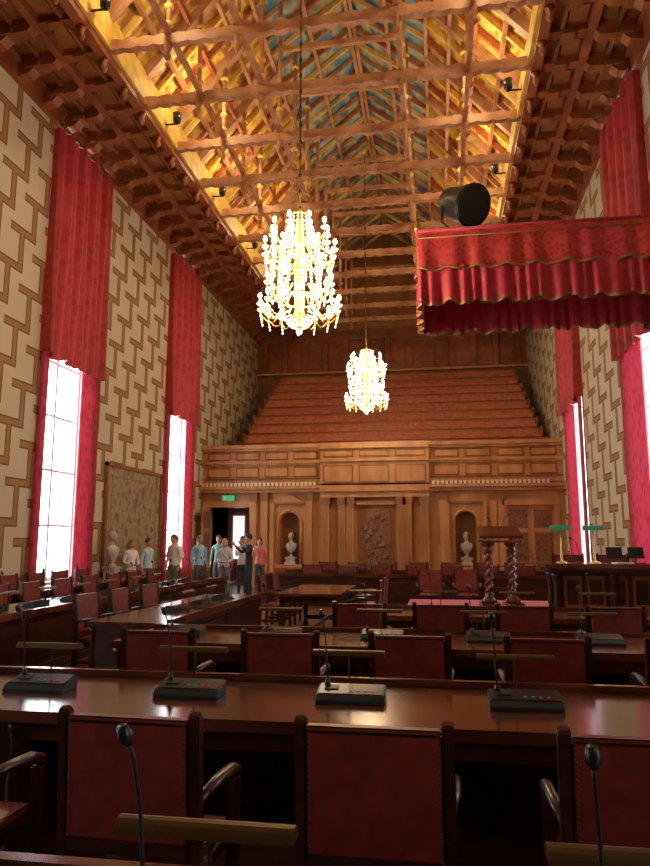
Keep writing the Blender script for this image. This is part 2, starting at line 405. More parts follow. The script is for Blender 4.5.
b=MB()
b.box(DL[0]-.15,DL[0],YF-.08,YF,0,2.95,'oak'); b.box(DL[1],DL[1]+.05,YF-.08,YF,0,2.95,'oak'); b.box(DL[0]-.15,DL[1]+.05,YF-.12,YF,2.8,3.0,'oak')
b.box(DL[0]+.02,DL[0]+.08,YF-.8,YF+.0,.02,2.78,'oak')
for z0,z1 in((.15,.8),(.95,1.9),(2.05,2.65)): b.box(DL[0]+.08,DL[0]+.1,YF-.72,YF-.08,z0,z1,'oakd')
b.obj('door_2')
b=MB()
b.box(DL[0]-.3,DL[1]+.3,YF+3.2,YF+3.3,0,3,'corr'); b.box(DL[0]-.35,DL[0]-.25+.0,YBk,YF+3.2,0,3,'corr'); b.box(DL[1]+.2,DL[1]+.3,YBk,YF+3.2,0,3,'corr'); b.box(DL[0]-.3,DL[1]+.3,YBk,YF+3.2,2.95,3.05,'corr')
b.box(-8.15,-7.7,YF+3.15,YF+3.2,.9,2.6,simple('corridor_window',(.9,.9,.9),.5,emis=(.9,.95,1),es=1.2))
b.obj('wall_corridor')
b=MB(); b.box(-7.6,-7.15,YF-.15,YF-.1,3.02,3.22,'sign'); b.box(-7.55,-7.45,YF-.155,YF-.15,3.05,3.19,'paper'); b.box(-7.39,-7.36,YF-.2,YF-.1,3.22,3.3,'iron'); b.obj('exit_sign')

# gallery tiers
b=MB(); nT=10; YE=YR-.22
b.box(XL+.02,XR-.02,YBk+.02,YE,4.0,4.2,'oakd')
b.box(-6.2,XR-.02,YBk+.02,YBk+.3,0,4.0,'oakd'); b.box(-6.2,XR-.02,YE-.3,YE,0,4.0,'oakd')
for i in range(nT):
    y0=24.9+i*.62; z=4.5+i*.475; x0=-7.6+.05*i; x1=4.0-.055*i; ye=y0+.62 if i<nT-1 else YE
    b.box(x0,x1,y0+.03,ye,4.2,z-.03,'oakd')
    b.box(x0-.02,x1+.02,y0-.05,y0+.4,z-.03,z+.09,'bench')
    b.box(x0,x1,y0+.50,y0+.56,z-.03,z+.36,'bench')
    b.box(x0-.03,x1+.03,y0+.48,y0+.58,z+.36,z+.40,'oakd')
    for xs in(x0-.03,x1-.03): b.box(xs,xs+.06,y0-.05,y0+.56,z-.4,z+.36,'oakd')
b.obj('gallery_bench_tiers')

b=MB(); b.box(XL+.01,XL+.05,16.6,20.0,.75,3.6,'tap')
for z0,z1 in((3.54,3.64),(.72,.82)): b.box(XL+.01,XL+.09,16.5,20.1,z0,z1,'oakd')
for y0,y1 in((16.5,16.6),(20.0,20.1)): b.box(XL+.01,XL+.09,y0,y1,.72,3.64,'oakd')
for z0,z1 in((3.28,3.31),(1.05,1.08)): b.box(XL+.02,XL+.056,16.85,19.75,z0,z1,'braid')
for y0,y1 in((16.85,16.88),(19.72,19.75)): b.box(XL+.02,XL+.056,y0,y1,1.05,3.31,'braid')
b.obj('wall_tapestry')

# ---------------------------------------------------------------- curtains
def sheet(b,fn,nu,nv,m):
    vs=[fn(i/nu,j/nv) for j in range(nv+1) for i in range(nu+1)]
    fs=[(j*(nu+1)+i,j*(nu+1)+i+1,(j+1)*(nu+1)+i+1,(j+1)*(nu+1)+i) for j in range(nv) for i in range(nu)]
    b.add(vs,fs,m,True)
for sg,xw in((1,XL),(-1,XR)):
    for a,c in WIN:
        b=MB(); y0,y1=a-.22,c+.3
        def fold(u,z): return .22+.06*math.sin(u*2*pi*9+math.sin(z*.5))+.04*math.sin(u*27+z*.35)
        def up(u,v):
            z=10.9-v*5.2
            return (xw+sg*fold(u,z),y0+(y1-y0)*u+.02*math.sin(z*.8+u*5),z)
        sheet(b,up,120,20,'cur')
        def hem(u,v):
            return (xw+sg*(fold(u,5.7)),y0+(y1-y0)*u+.02*math.sin(5.7*.8+u*5),5.7-v*(.06+.10*abs(math.sin(u*pi*4))))
        sheet(b,hem,120,1,'cur')
        for yy in(y0,y1):
            def rt(u,v,yy=yy):
                z=10.9-v*5.2; return (xw+sg*(.012+u*(fold(0 if yy==y0 else 1,z)-.012)),yy+.02*math.sin(z*.8+(0 if yy==y0 else 5)),z)
            sheet(b,rt,3,20,'cur')
        wf=.95 if sg>0 else 1.65
        for (p,q,nf) in((y0+.0,y0+.26,2),(y1-wf,y1-.02,int(wf*9))):
            def lo(u,v,p=p,q=q,nf=nf):
                return (xw+sg*(.10+.035*math.sin(u*2*pi*nf)),p+(q-p)*u,5.95-v*5.9)
            sheet(b,lo,nf*9,12,'curp')
        for yy in(y0,y1-.02):
            sheet(b,lambda u,v,yy=yy:(xw+sg*(.06+.04*u),yy,5.95-v*5.9),2,3,'curp')
        b.tube([(xw+sg*.22,y0-.03,10.95),(xw+sg*.22,y1+.03,10.95)],.035,'brassd',8)
        b.obj('window_curtain',recalc=False)

# ---------------------------------------------------------------- chandelier
def chandelier(name,loc,top):
    e=bpy.data.objects.new(name,None); e.location=loc; COL.objects.link(e)
    b=MB()
    b.lathe([(.02,-1.0),(.06,-.95),(.03,-.88),(.1,-.75),(.05,-.6),(.03,-.3),(.08,-.1),(.12,.05),(.05,.2),(.03,.5),(.08,.7),(.04,.85),(.03,1.05)],(0,0,0),'gold',12)
    def ring(r,z,m='gold',t=.014):
        b.tube([(r*math.cos(2*pi*i/24),r*math.sin(2*pi*i/24),z) for i in range(25)],t,m,6)
    ring(.36,-.5);ring(.32,.35);ring(.16,.92)
    def arms(n,R,z,r0,off=0):
        for i in range(n):
            a=2*pi*(i+off)/n; ca,sa=math.cos(a),math.sin(a)
            pts=[(r*ca,r*sa,zz) for r,zz in((r0,z-.05),(r0+(R-r0)*.35,z-.2),(R*.8,z-.18),(R,z-.06),(R,z+.02))]
            b.tube(pts,.011,'gold',6)
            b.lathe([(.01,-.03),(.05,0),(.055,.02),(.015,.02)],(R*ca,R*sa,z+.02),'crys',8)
            b.tube([(R*ca,R*sa,z+.04),(R*ca,R*sa,z+.12)],.012,'cream',6)
            b.ell((R*ca,R*sa,z+.16),(.03,.03,.05),'bulb',8,6)
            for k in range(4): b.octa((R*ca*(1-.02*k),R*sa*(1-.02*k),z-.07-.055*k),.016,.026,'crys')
    arms(14,.64,-.66,.3); arms(12,.52,-.25,.25,.5); arms(12,.58,.28,.2); arms(9,.46,.60,.1,.5)
    def strand(p,q,n,sag,rr=.016):
        for i in range(n+1):
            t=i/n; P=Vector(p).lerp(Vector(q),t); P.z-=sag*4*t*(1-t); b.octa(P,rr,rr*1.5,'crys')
    for i in range(16):
        a=2*pi*i/16; ca,sa=math.cos(a),math.sin(a)
        strand((.16*ca,.16*sa,.92),(.32*ca,.32*sa,.35),10,.03)
        strand((.32*ca,.32*sa,.35),(.36*ca,.36*sa,-.5),14,.05)
        strand((.36*ca,.36*sa,-.5),(.10*ca,.10*sa,-.95),8,.10)
        a2=2*pi*(i+1)/16
        strand((.58*ca,.58*sa,-.6),(.58*math.cos(a2),.58*math.sin(a2),-.6),6,.07)
        strand((.54*ca,.54*sa,.26),(.54*math.cos(a2),.54*math.sin(a2),.26),5,.06)
    b.ell((0,0,-1.03),.05,'crys'); 
    b.obj('chandelier_body',parent=e)
    b=MB(); z=1.05; L=top-loc[2]
    b.tube([(0,0,1.0),(0,0,L)],.014,'brassd',6)
    while z<L-.3: b.lathe([(.015,-.05),(.03,0),(.015,.05)],(0,0,z),'brassd',6); z+=.3
    b.lathe([(.12,-.1),(.05,-.18),(.02,-.25)][::-1],(0,0,L+.12),'gold',10)
    b.obj('suspension_rod',parent=e)
    for dz,en in((-.35,250),(.5,190)):
        ld=bpy.data.lights.new('chandelier_glow','POINT'); ld.energy=en; ld.color=(1,.74,.44); ld.shadow_soft_size=.3
        lo=bpy.data.objects.new('chandelier_light',ld); lo.location=(0,0,dz); lo.parent=e; COL.objects.link(lo)
chandelier('crystal_chandelier',(-2.1,10.4,5.95),14.1)
chandelier('crystal_chandelier',(-2.05,20.6,6.5),14.1)

# cornice uplights
b=MB(); b.tube([(0,0,.0),(0,0,.22)],[.09,.11],'black',12); b.tube([(0,0,-.06),(0,0,0)],.03,'iron',6); b.beam((-.28,0,-.04),(.05,0,-.04),.03,.03,'iron')
UL=b.mesh('cornice_uplight')
for sg,xx in((1,XL+2.4),(-1,XR-2.4)):
    for yy in(0.8,4.5,8.1,11.8-.9,15.5-.9,19.1-.9,22.8-.9,26.4-.9):
        o=inst('cornice_uplight',UL,(xx,yy,EAVE+.25)); o.rotation_euler=(0,0,0 if sg>0 else pi)
        ld=bpy.data.lights.new('uplight','POINT'); ld.energy=82 if yy<24 else 50; ld.color=(1,.80,.46); ld.shadow_soft_size=.15
        o=bpy.data.objects.new('uplight_lamp',ld); o.location=(xx+sg*.8,yy,EAVE+.9); COL.objects.link(o)

# ---------------------------------------------------------------- furniture
def chair_mesh():
    b=MB()
    w=.27
    for sx in(-1,1):
        x=sx*w
        b.prism([(-.27,0),(-.22,0),(-.19,.45),(-.24,.99),(-.265,1.005),(-.29,.99),(-.25,.45)],YZ,x-.022,x+.022,'mahd')
        b.box(x-.025,x+.025,.2,.25,0,.62,'mahd')
        b.tube([(x,-.23,.66),(x+sx*.02,-.05,.69),(x+sx*.02,.12,.68),(x,.25,.64),(x,.27,.6)],[.02,.025,.028,.026,.018],'mahd',8)
        b.box(x-.02,x+.02,-.2,.2,.16,.2,'mahd')
    b.box(-w,w,-.2,.22,.36,.42,'mahd')
    b.ell((0,.01,.44),(w-.01,.235,.055),'leather',20,8)
    b.box(-w+.02,w-.02,-.2,.22,.42,.455,'leather')
    b.box(-w+.02,w-.02,.2,.22,.16,.2,'mahd')
    b.prism([(-.262,.52),(-.215,.52),(-.245,.955),(-.29,.955)],YZ,-w+.022,w-.022,'leather')
    b.prism([(-.26,.47),(-.21,.47),(-.216,.52),(-.264,.52)],YZ,-w+.022,w-.022,'mahd')
    b.prism([(-.297,.955),(-.24,.955),(-.245,.975),(-.297,.975)],YZ,-w+.022,w-.022,'leather')
    for i in range(22):
        for x in(-w+.035,w-.035): b.ell((x,-.2655-.029*i/21,.53+.42*i/21),(.005,.003,.005),'brassd',6,4)
    return b.mesh('council_chair',bevel=.006)
CH=chair_mesh()
def desk_mesh(L):
    b=MB(); h=L/2
    b.box(-h,h,-.5,.5,.715,.76,'mah')
    b.box(-h-.01,h+.01,-.515,-.5,.70,.765,'mah'); b.box(-h,h,.44,.5,.76,.80,'mah')
    b.box(-h+.05,h-.05,.40,.44,.04,.715,'mahd'); b.box(-h+.05,h-.05,-.44,-.41,.60,.715,'mahd')
    b.box(-h+.03,h-.03,.38,.47,0,.10,'mahd')
    n=max(1,round(L/1.9))
    for i in range(n+1):
        x=-h+.06+(L-.12)*i/n; b.box(x-.03,x+.03,-.4,.40,.0,.715,'mahd')
        b.lathe([(.05,0),(.05,.06),(.03,.1),(.045,.35),(.03,.6),(.05,.66),(.05,.7)],(x,-.43,0),'mahd',8)
    for i in range(n):
        x0=-h+.06+(L-.12)*i/n+.12;x1=-h+.06+(L-.12)*(i+1)/n-.12
        b.box(x0,x1,.44,.455,.16,.64,'mahd')
    return b.mesh('council_desk',bevel=.008)
def console_mesh():
    b=MB()
    b.prism([(-.09,0.001),(.09,0.001),(.09,.075),(-.06,.045),(-.09,.02)],YZ,-.19,.19,'grey')
    b.prism([(-.055,.047),(.085,.0755),(.084,.08),(-.056,.0515)],YZ,-.18,.18,'black')
    for i in range(4):
        x=.0+i*.04
        b.tbox(Matrix.Translation((x,-.02,.060))@Matrix.Rotation(.2,4,'X'),.02,.013,.007,'btn' if i<2 else 'btnr')
    b.tbox(Matrix.Translation((-.11,.02,.07))@Matrix.Rotation(.2,4,'X'),.08,.06,.006,'grey')
    pts=[(-.14,.05,.07),(-.145,.048,.2),(-.15,.035,.32),(-.158,.01,.42),(-.162,-.01,.455)]
    b.tube(pts,.005,'black',6); b.tube([(-.162,-.01,.455),(-.164,-.02,.47),(-.168,-.035,.495)],[.011,.018,.012],'black',10)
    b.lathe([(.018,0),(.016,.03),(.006,.05)],(-.14,.05,.065),'black',8)
    return b.mesh('microphone_console',bevel=.003)
def lamp_mesh():
    b=MB()
    b.lathe([(.045,0.001),(.045,.008),(.02,.018),(.008,.03)],(0,0,0),'brassd',12)
    b.tube([(0,0,.02),(0,.0,.17),(0,-.01,.215),(0,-.035,.235)],.006,'brassd',8)
    n=8; prof=[(.032*math.cos(pi*i/n)-.03,.032*math.sin(pi*i/n)+.225) for i in range(n+1)]
    inn=[(.027*math.cos(pi*i/n)-.03,.027*math.sin(pi*i/n)+.225) for i in range(n,-1,-1)]
    b.prism(prof+inn,YZ,-.205,.205,'brassd')
    for s in(-1,1):
        b.prism(prof,YZ,s*.205,s*.21,'brassd')
    b.tube([(-.18,-.03,.232),(.18,-.03,.232)],.009,'cream',8)
    return b.mesh('desk_reading_lamp')
CO=console_mesh(); LA=lamp_mesh()
DM={}
def put_row(cx,cy,L,rz,chairs=True,off=.80,pitch=.94,phase=0,gear=True,skip=(),mics=1.0):
    k=round(L,2)
    if k not in DM: DM[k]=desk_mesh(L)
    inst('council_desk',DM[k],(cx,cy,0),rz)
    R=Matrix.Rotation(rz,3,'Z')
    n=int((L-.3)/pitch); xs=[-(n-1)*pitch/2+i*pitch+phase for i in range(n)]
    for x in xs:
        if abs(x)>L/2-.25: continue
        if chairs:
            p=R@Vector((x+random.uniform(-.03,.03),-.5-off+random.uniform(-.03,.03),0)); inst('council_chair',CH,(cx+p.x,cy+p.y,0),rz+random.uniform(-.06,.06))
        if gear and random.random()<mics:
            p=R@Vector((x-.25,.02,.76)); inst('microphone_console',CO,(cx+p.x,cy+p.y,.76),rz)
            p=R@Vector((x-.25,.20,.76)); inst('desk_reading_lamp',LA,(cx+p.x,cy+p.y,.76),rz)
def front_row(x0,x1,yc,xs,chy,cxs,off=0):
    L=x1-x0; k=round(L,2)
    if k not in DM: DM[k]=desk_mesh(L)
    inst('council_desk',DM[k],((x0+x1)/2,yc,0),0)
    for x in cxs: inst('microphone_console',CO,(x,yc+off,.76),0); inst('desk_reading_lamp',LA,(x-.03,yc+off+.16,.76),0)
    if chy is not None:
        for x in xs: inst('council_chair',CH,(x,chy,0),random.uniform(-.03,.03))
front_row(-3.3,3.3,1.40,[],None,[-1.45,-.51,.45,1.39,-2.37],.10)
front_row(-4.3,3.8,4.0,[-3.07,-2.13,-1.19,-.25,.69,1.63,2.57],2.92,[-3.32,-2.38,-1.44,-.50,.44,1.38,2.32])
front_row(-2.9,3.7,6.45,[-2.1,-1.16,-.22,.72,1.66,2.6],5.36,[-2.4,-1.46,-.52,.42,1.36,2.3])
front_row(-1.3,3.7,8.9,[-.85,-.0,.85,1.75,2.65],7.8,[-.9,.04,.98,1.92])
put_row(-3.35,9.3,4.0,-pi/2,off=.30)
put_row(-5.45,11.0,10.4,-pi/2,off=.30)
put_row(-7.15,11.0,10.4,-pi/2,off=.30,gear=False)
put_row(-.6,18.0,7.6,pi,off=.30,mics=.6)
put_row(-.6,20.4,7.6,pi,off=.30,mics=.4)
def table():
    b=MB(); b.box(-.55,.55,-1.2,1.2,.72,.77,'mah'); b.box(-.48,.48,-1.12,1.12,.62,.72,'mahd')
    for x in(-.45,.45):
        for y in(-1.08,1.08): b.lathe([(.05,0),(.06,.05),(.03,.1),(.05,.3),(.03,.5),(.055,.58),(.055,.62)],(x,y,0),'mahd',10)
    b.box(-.03,.03,-1.05,1.05,.14,.2,'mahd'); b.box(-.42,.42,-1.1,-1.05,.12,.2,'mahd'); b.box(-.42,.42,1.05,1.1,.12,.2,'mahd')
    b.obj('clerk_table',(-2.15,12.6,0),bevel=.006)
table()
for y in(11.9,12.7,13.4): inst('council_chair',CH,(-1.25,y,0),pi/2)
for y in(13.0,14.0): inst('council_chair',CH,(-3.05,y,0),-pi/2)
for x in(-.2,.6): inst('council_chair',CH,(x,15.9,0),pi)

b=MB(); b.box(-.6,XR-.3,11.9,15.2,0,.36,'mahd'); b.box(-.62,XR-.3,11.88,15.22,.36,.399,'carpet'); b.box(-.9,-.6,12.6,14.6,0,.2,'carpet'); b.obj('speaker_dais')
b=MB(); x0,x1,y0,y1=1.85,3.85,12.1,12.95
b.box(x0-.02,x1,y0-.02,y1,0,.08,'mahd')
b.box(x0+.12,x1,y0+.12,y1-.2,.08,.72,'mahd')
n=5
for i in range(n):
    xa=x0+.16+i*(x1-x0-.2)/n; b.box(xa+.03,xa+(x1-x0-.2)/n-.03,y0+.10,y0+.12,.14,.66,'oakd'); b.box(xa+.08,xa+(x1-x0-.2)/n-.08,y0+.085,y0+.10,.2,.6,'mahd')
for xx in (x0+.08,x0+.98,x0+1.88):
    b.lathe([(.08,0),(.08,.06),(.05,.1),(.07,.2),(.045,.4),(.07,.6),(.09,.66),(.09,.72)],(xx,y0+.06,.0),'mahd',12)
b.lathe([(.08,0),(.08,.06),(.05,.1),(.07,.2),(.045,.4),(.07,.6),(.09,.66),(.09,.72)],(x0+.08,y1-.15,.0),'mahd',12)
b.box(x0-.06,x1,y0-.06,y1,.72,.78,'mahd'); b.box(x0-.12,x1,y0-.12,y1+.02,.78,.86,'mah')
b.obj('chairman_podium',(0,0,.4),bevel=.006)
def bankers():
    b=MB(); H=.55
    b.lathe([(.09,0),(.09,.015),(.03,.03),(.015,.05),(.02,.12),(.01,.2),(.012,H+.02)],(0,0,0),'brass',14)
    b.tube([(-.12,0,H+.02),(.12,0,H+.02)],.008,'brass',8)
    n=10; o=[(.085*math.cos(pi*i/n),.085*math.sin(pi*i/n)+H) for i in range(n+1)]; q=[(.078*math.cos(pi*i/n),.078*math.sin(pi*i/n)+H) for i in range(n,-1,-1)]
    b.prism(o+q,YZ,-.16,.16,'shade'); b.prism(o,YZ,-.165,-.16,'shade'); b.prism(o,YZ,.16,.165,'shade')
    return b.mesh('bankers_lamp')
BL=bankers()
for x in(2.08,2.62): inst('bankers_lamp',BL,(x,12.5,1.26),0)
for i,x in enumerate((2.95,3.3)):
    b=MB(); b.box(-.12,.12,-.08,.08,0,.012,'black'); b.tube([(0,.02,.01),(0,.02,.1)],.012,'black',8); b.tbox(Matrix.Translation((0,.0,.17))@Matrix.Rotation(-.2,4,'X'),.27,.02,.19,'black'); b.obj('desk_monitor',(x,12.55,1.26),.2)
for x in(2.35,3.65):
    b=MB(); b.lathe([(.05,0),(.05,.012),(.01,.02)],(0,0,0),'black',12); b.tube([(0,0,.015),(0,0,.2),(-.05,-.03,.36),(-.12,-.05,.42)],.006,'black',6); b.tube([(-.12,-.05,.42),(-.16,-.06,.435)],.014,'black',8); b.obj('gooseneck_microphone',(x,12.4,1.26),0)
b=MB(); b.box(-.15,.15,-.1,.1,0,.02,'paper'); b.obj('paper_stack',(3.0,12.2,1.26),.2)
for x in(2.4,3.2): inst('council_chair',CH,(x,13.5,.4),pi)

b=MB()
def twist(cx,cy,z0,z1,r,m):
    nz=40; n=14; vs=[];fs=[]
    for i in range(nz+1):
        z=z0+(z1-z0)*i/nz; ph=i/nz*2*pi*2.5
        for k in range(n):
            a=2*pi*k/n; rr=r*(1+.38*math.cos(2*(a-ph))); vs.append((cx+rr*math.cos(a),cy+rr*math.sin(a),z))
    for i in range(nz):
        for k in range(n): a=i*n+k;c=i*n+(k+1)%n; fs.append((a,c,c+n,a+n))
    b.add(vs,fs,m,True)
for cx in(-.22,.22):
    b.box(cx-.17,cx+.17,-.2,.2,0,.08,'mah'); b.lathe([(.14,.08),(.14,.14),(.08,.2),(.10,.24),(.06,.28)],(cx,0,0),'mah',14)
    twist(cx,0,.27,1.02,.065,'mah')
    b.lathe([(.06,1.0),(.11,1.05),(.07,1.1),(.13,1.17),(.13,1.2)],(cx,0,0),'mah',14)
b.box(-.22,.22,-.03,.03,.3,.36,'mah')
b.box(-.38,.38,-.2,.2,1.20,1.24,'mah')
b.tube([(-.25,.1,1.25),(-.25,.1,1.42)],.03,'mahd',8); b.tube([(.25,.1,1.25),(.25,.1,1.42)],.03,'mahd',8)
b.tbox(Matrix.Translation((0,.01,1.40))@Matrix.Rotation(.4,4,'X'),.80,.50,.03,'mah')
b.tbox(Matrix.Translation((0,-.23,1.31))@Matrix.Rotation(.4,4,'X'),.80,.03,.06,'mah')
b.tube([(.1,.2,1.46),(.12,.18,1.6),(.2,.1,1.72)],.006,'black',6); b.tube([(.2,.1,1.72),(.24,.06,1.75)],.015,'black',8)
b.tube([(-.1,.2,1.46),(-.1,.18,1.58),(-.16,.1,1.66)],.006,'black',6); b.tube([(-.16,.1,1.66),(-.2,.06,1.68)],.015,'black',8)
b.obj('twisted_column_lectern',(1.15,13.7,.4),.12)

# ---------------------------------------------------------------- canopy
b=MB(); x0,x1,y0,y1=-.22,XR-.03,11.3,13.08; zt,zm,zb=6.85,6.22,5.68
b.box(x0+.08,x1,y0+.08,y1-.08,zt-.06,zt,'mahd')
for i in range(6): 
    x=x0+.3+i*.78; b.box(x,x+.06,y0+.08,y1-.08,zt-.14,zt-.06,'mahd')
def run(p,q,z0,z1,amp,m,nf,scal=0,nper=1,a0=.3):
    p=Vector(p);q=Vector(q);d=(q-p);nrm=Vector((d.y,-d.x,0)).normalized()
    def fn(u,v):
        w=u+.012*math.sin(u*31)
        P=p+d*u+nrm*(amp*(a0+(1-a0)*v)*(math.sin(w*2*pi*nf)+.35*math.sin(w*2*pi*nf*.37+1))); z=z0+(z1-z0)*v
        if scal: z-=v*scal*abs(math.sin(u*pi*nper))
        return (P.x,P.y,z)
    sheet(b,fn,int(nf*9),6,m)
for p,q,L in(((x0,y0,0),(x1,y0,0),x1-x0),((x0,y1,0),(x0,y0,0),y1-y0),((x1,y1,0),(x0,y1,0),x1-x0)):
    npr=round(L/.5)
    run(p,q,zt+.02,zm,.035,'can',L*2.2,.05,npr,.2)
    run(p,q,zm+.02,zb,.055,'canp',L*4.5,.09,npr)
    def fr(z0,z1,nper): 
        pv,qv=Vector(p),Vector(q); d=qv-pv; nrm=Vector((d.y,-d.x,0)).normalized(); nf=L*4.5
        def fn(u,v):
            w=u+.012*math.sin(u*31)
            P=pv+d*u+nrm*(.055*(math.sin(w*2*pi*nf)+.35*math.sin(w*2*pi*nf*.37+1)))
            return (P.x,P.y,z0-.09*abs(math.sin(u*pi*nper))-v*.05)
        sheet(b,fn,int(nf*9),1,'braid')
    fr(zb,zb,npr)
    nf=L*2.2; n=int(L*20); pv,qv=Vector(p),Vector(q); d=qv-pv; nrm=Vector((d.y,-d.x,0)).normalized()
    pts=[]
    for i in range(n+1):
        u=i/n; w=u+.012*math.sin(u*31)
        P=pv+d*u+nrm*(.02+.035*(math.sin(w*2*pi*nf)+.35*math.sin(w*2*pi*nf*.37+1))); pts.append((P.x,P.y,zm-.05*abs(math.sin(u*pi*npr))))
    b.tube(pts,.026,'braid',6)
    b.tube([(p[0],p[1],zt+.03),(q[0],q[1],zt+.03)],.032,'canp',6)
    b.tube([(x_,y_,zt-.1) for x_,y_,_ in (pv+nrm*.02,qv+nrm*.02)],.013,'braid',6)
for (x,y) in((x0,y0),(x0,y1)):
    b.lathe([(.05,0),(.07,.04),(.03,.08),(.055,.13),(.01,.2)],(x,y,zt+.04),'brass',10)
b.obj('throne_canopy',recalc=False)
b=MB()
R=Matrix.Translation((0,0,.50))@Matrix.Rotation(.35,4,'Y')@Matrix.Rotation(.75,4,'Z')@Matrix.Rotation(pi/2+.25,4,'X')
def tl(prof,m,n=24):
    t=MB(); t.lathe([(r*1.12,z*1.12) for r,z in prof],(0,0,0),'black',n); b.add([R@Vector(v) for v in t.v],t.f,m,True)
tl([(.0,-.34),(.22,-.34),(.25,-.3),(.29,.1),(.31,.28),(.31,.33),(.27,.33),(.26,.26),(.0,.22)],'black')
tl([(.305,.26),(.33,.26),(.33,.31),(.305,.31)],'grey')
b.tube([(-.33,0,.50),(-.36,0,.2),(-.2,0,.03),(.2,0,.03),(.36,0,.2),(.33,0,.50)],.02,'iron',6)
b.lathe([(.12,0.001),(.12,.02),(.03,.05)],(0,0,0),'iron',12)
b.lathe([(.06,-.10),(.06,0.0)],(0,0,0),'iron',12); b.lathe([(.16,-.155),(.16,-.12),(.06,-.10)],(0,0,0),'iron',14)
b.obj('loudspeaker',(.56,11.7,6.86+.165)) 

# ---------------------------------------------------------------- busts
def bust(name,x,y,z0,ped,rz=0,sc=1):
    b=MB()
    if ped: b.box(-.2,.2,-.18,.18,0,.08,'marble'); b.box(-.15,.15,-.14,.14,.08,ped-.06,'marble'); b.box(-.19,.19,-.17,.17,ped-.06,ped,'marble')
    z=ped
    b.lathe([(.10,0),(.10,.03),(.05,.06),(.05,.12),(.08,.16)],(0,0,z),'marble',14)
    b.lathe([(.06,.15),(.13,.2),(.2,.3),(.235,.4),(.2,.47),(.1,.5),(.06,.54),(.055,.62)],(0,0,z),'marble',18,sy=.6)
    b.ell((0,-.01,z+.72),(.085,.105,.13),'marble',16,12); b.ell((0,.02,z+.77),(.095,.105,.1),'marble',14,10)
    b.tube([(0,-.11,z+.74),(0,-.14,z+.69),(0,-.11,z+.68)],[.01,.018,.012],'marble',6)
    for s in(-1,1): b.ell((s*.088,0,z+.71),(.015,.03,.035),'marble',8,6); b.ell((s*.035,-.1,z+.735),(.018,.012,.01),'marble',8,6)
    b.ell((0,-.1,z+.65),(.035,.02,.03),'marble',8,6)
    o=b.obj(name,(x,y,z0),rz); o.scale=(sc,sc,sc)
for a,c in(N1,N2): bust('marble_bust',(a+c)/2,YF+.26,.801,.25,0,1.0)
bust('marble_bust',XL+.42,16.3,0,1.0,pi/2)

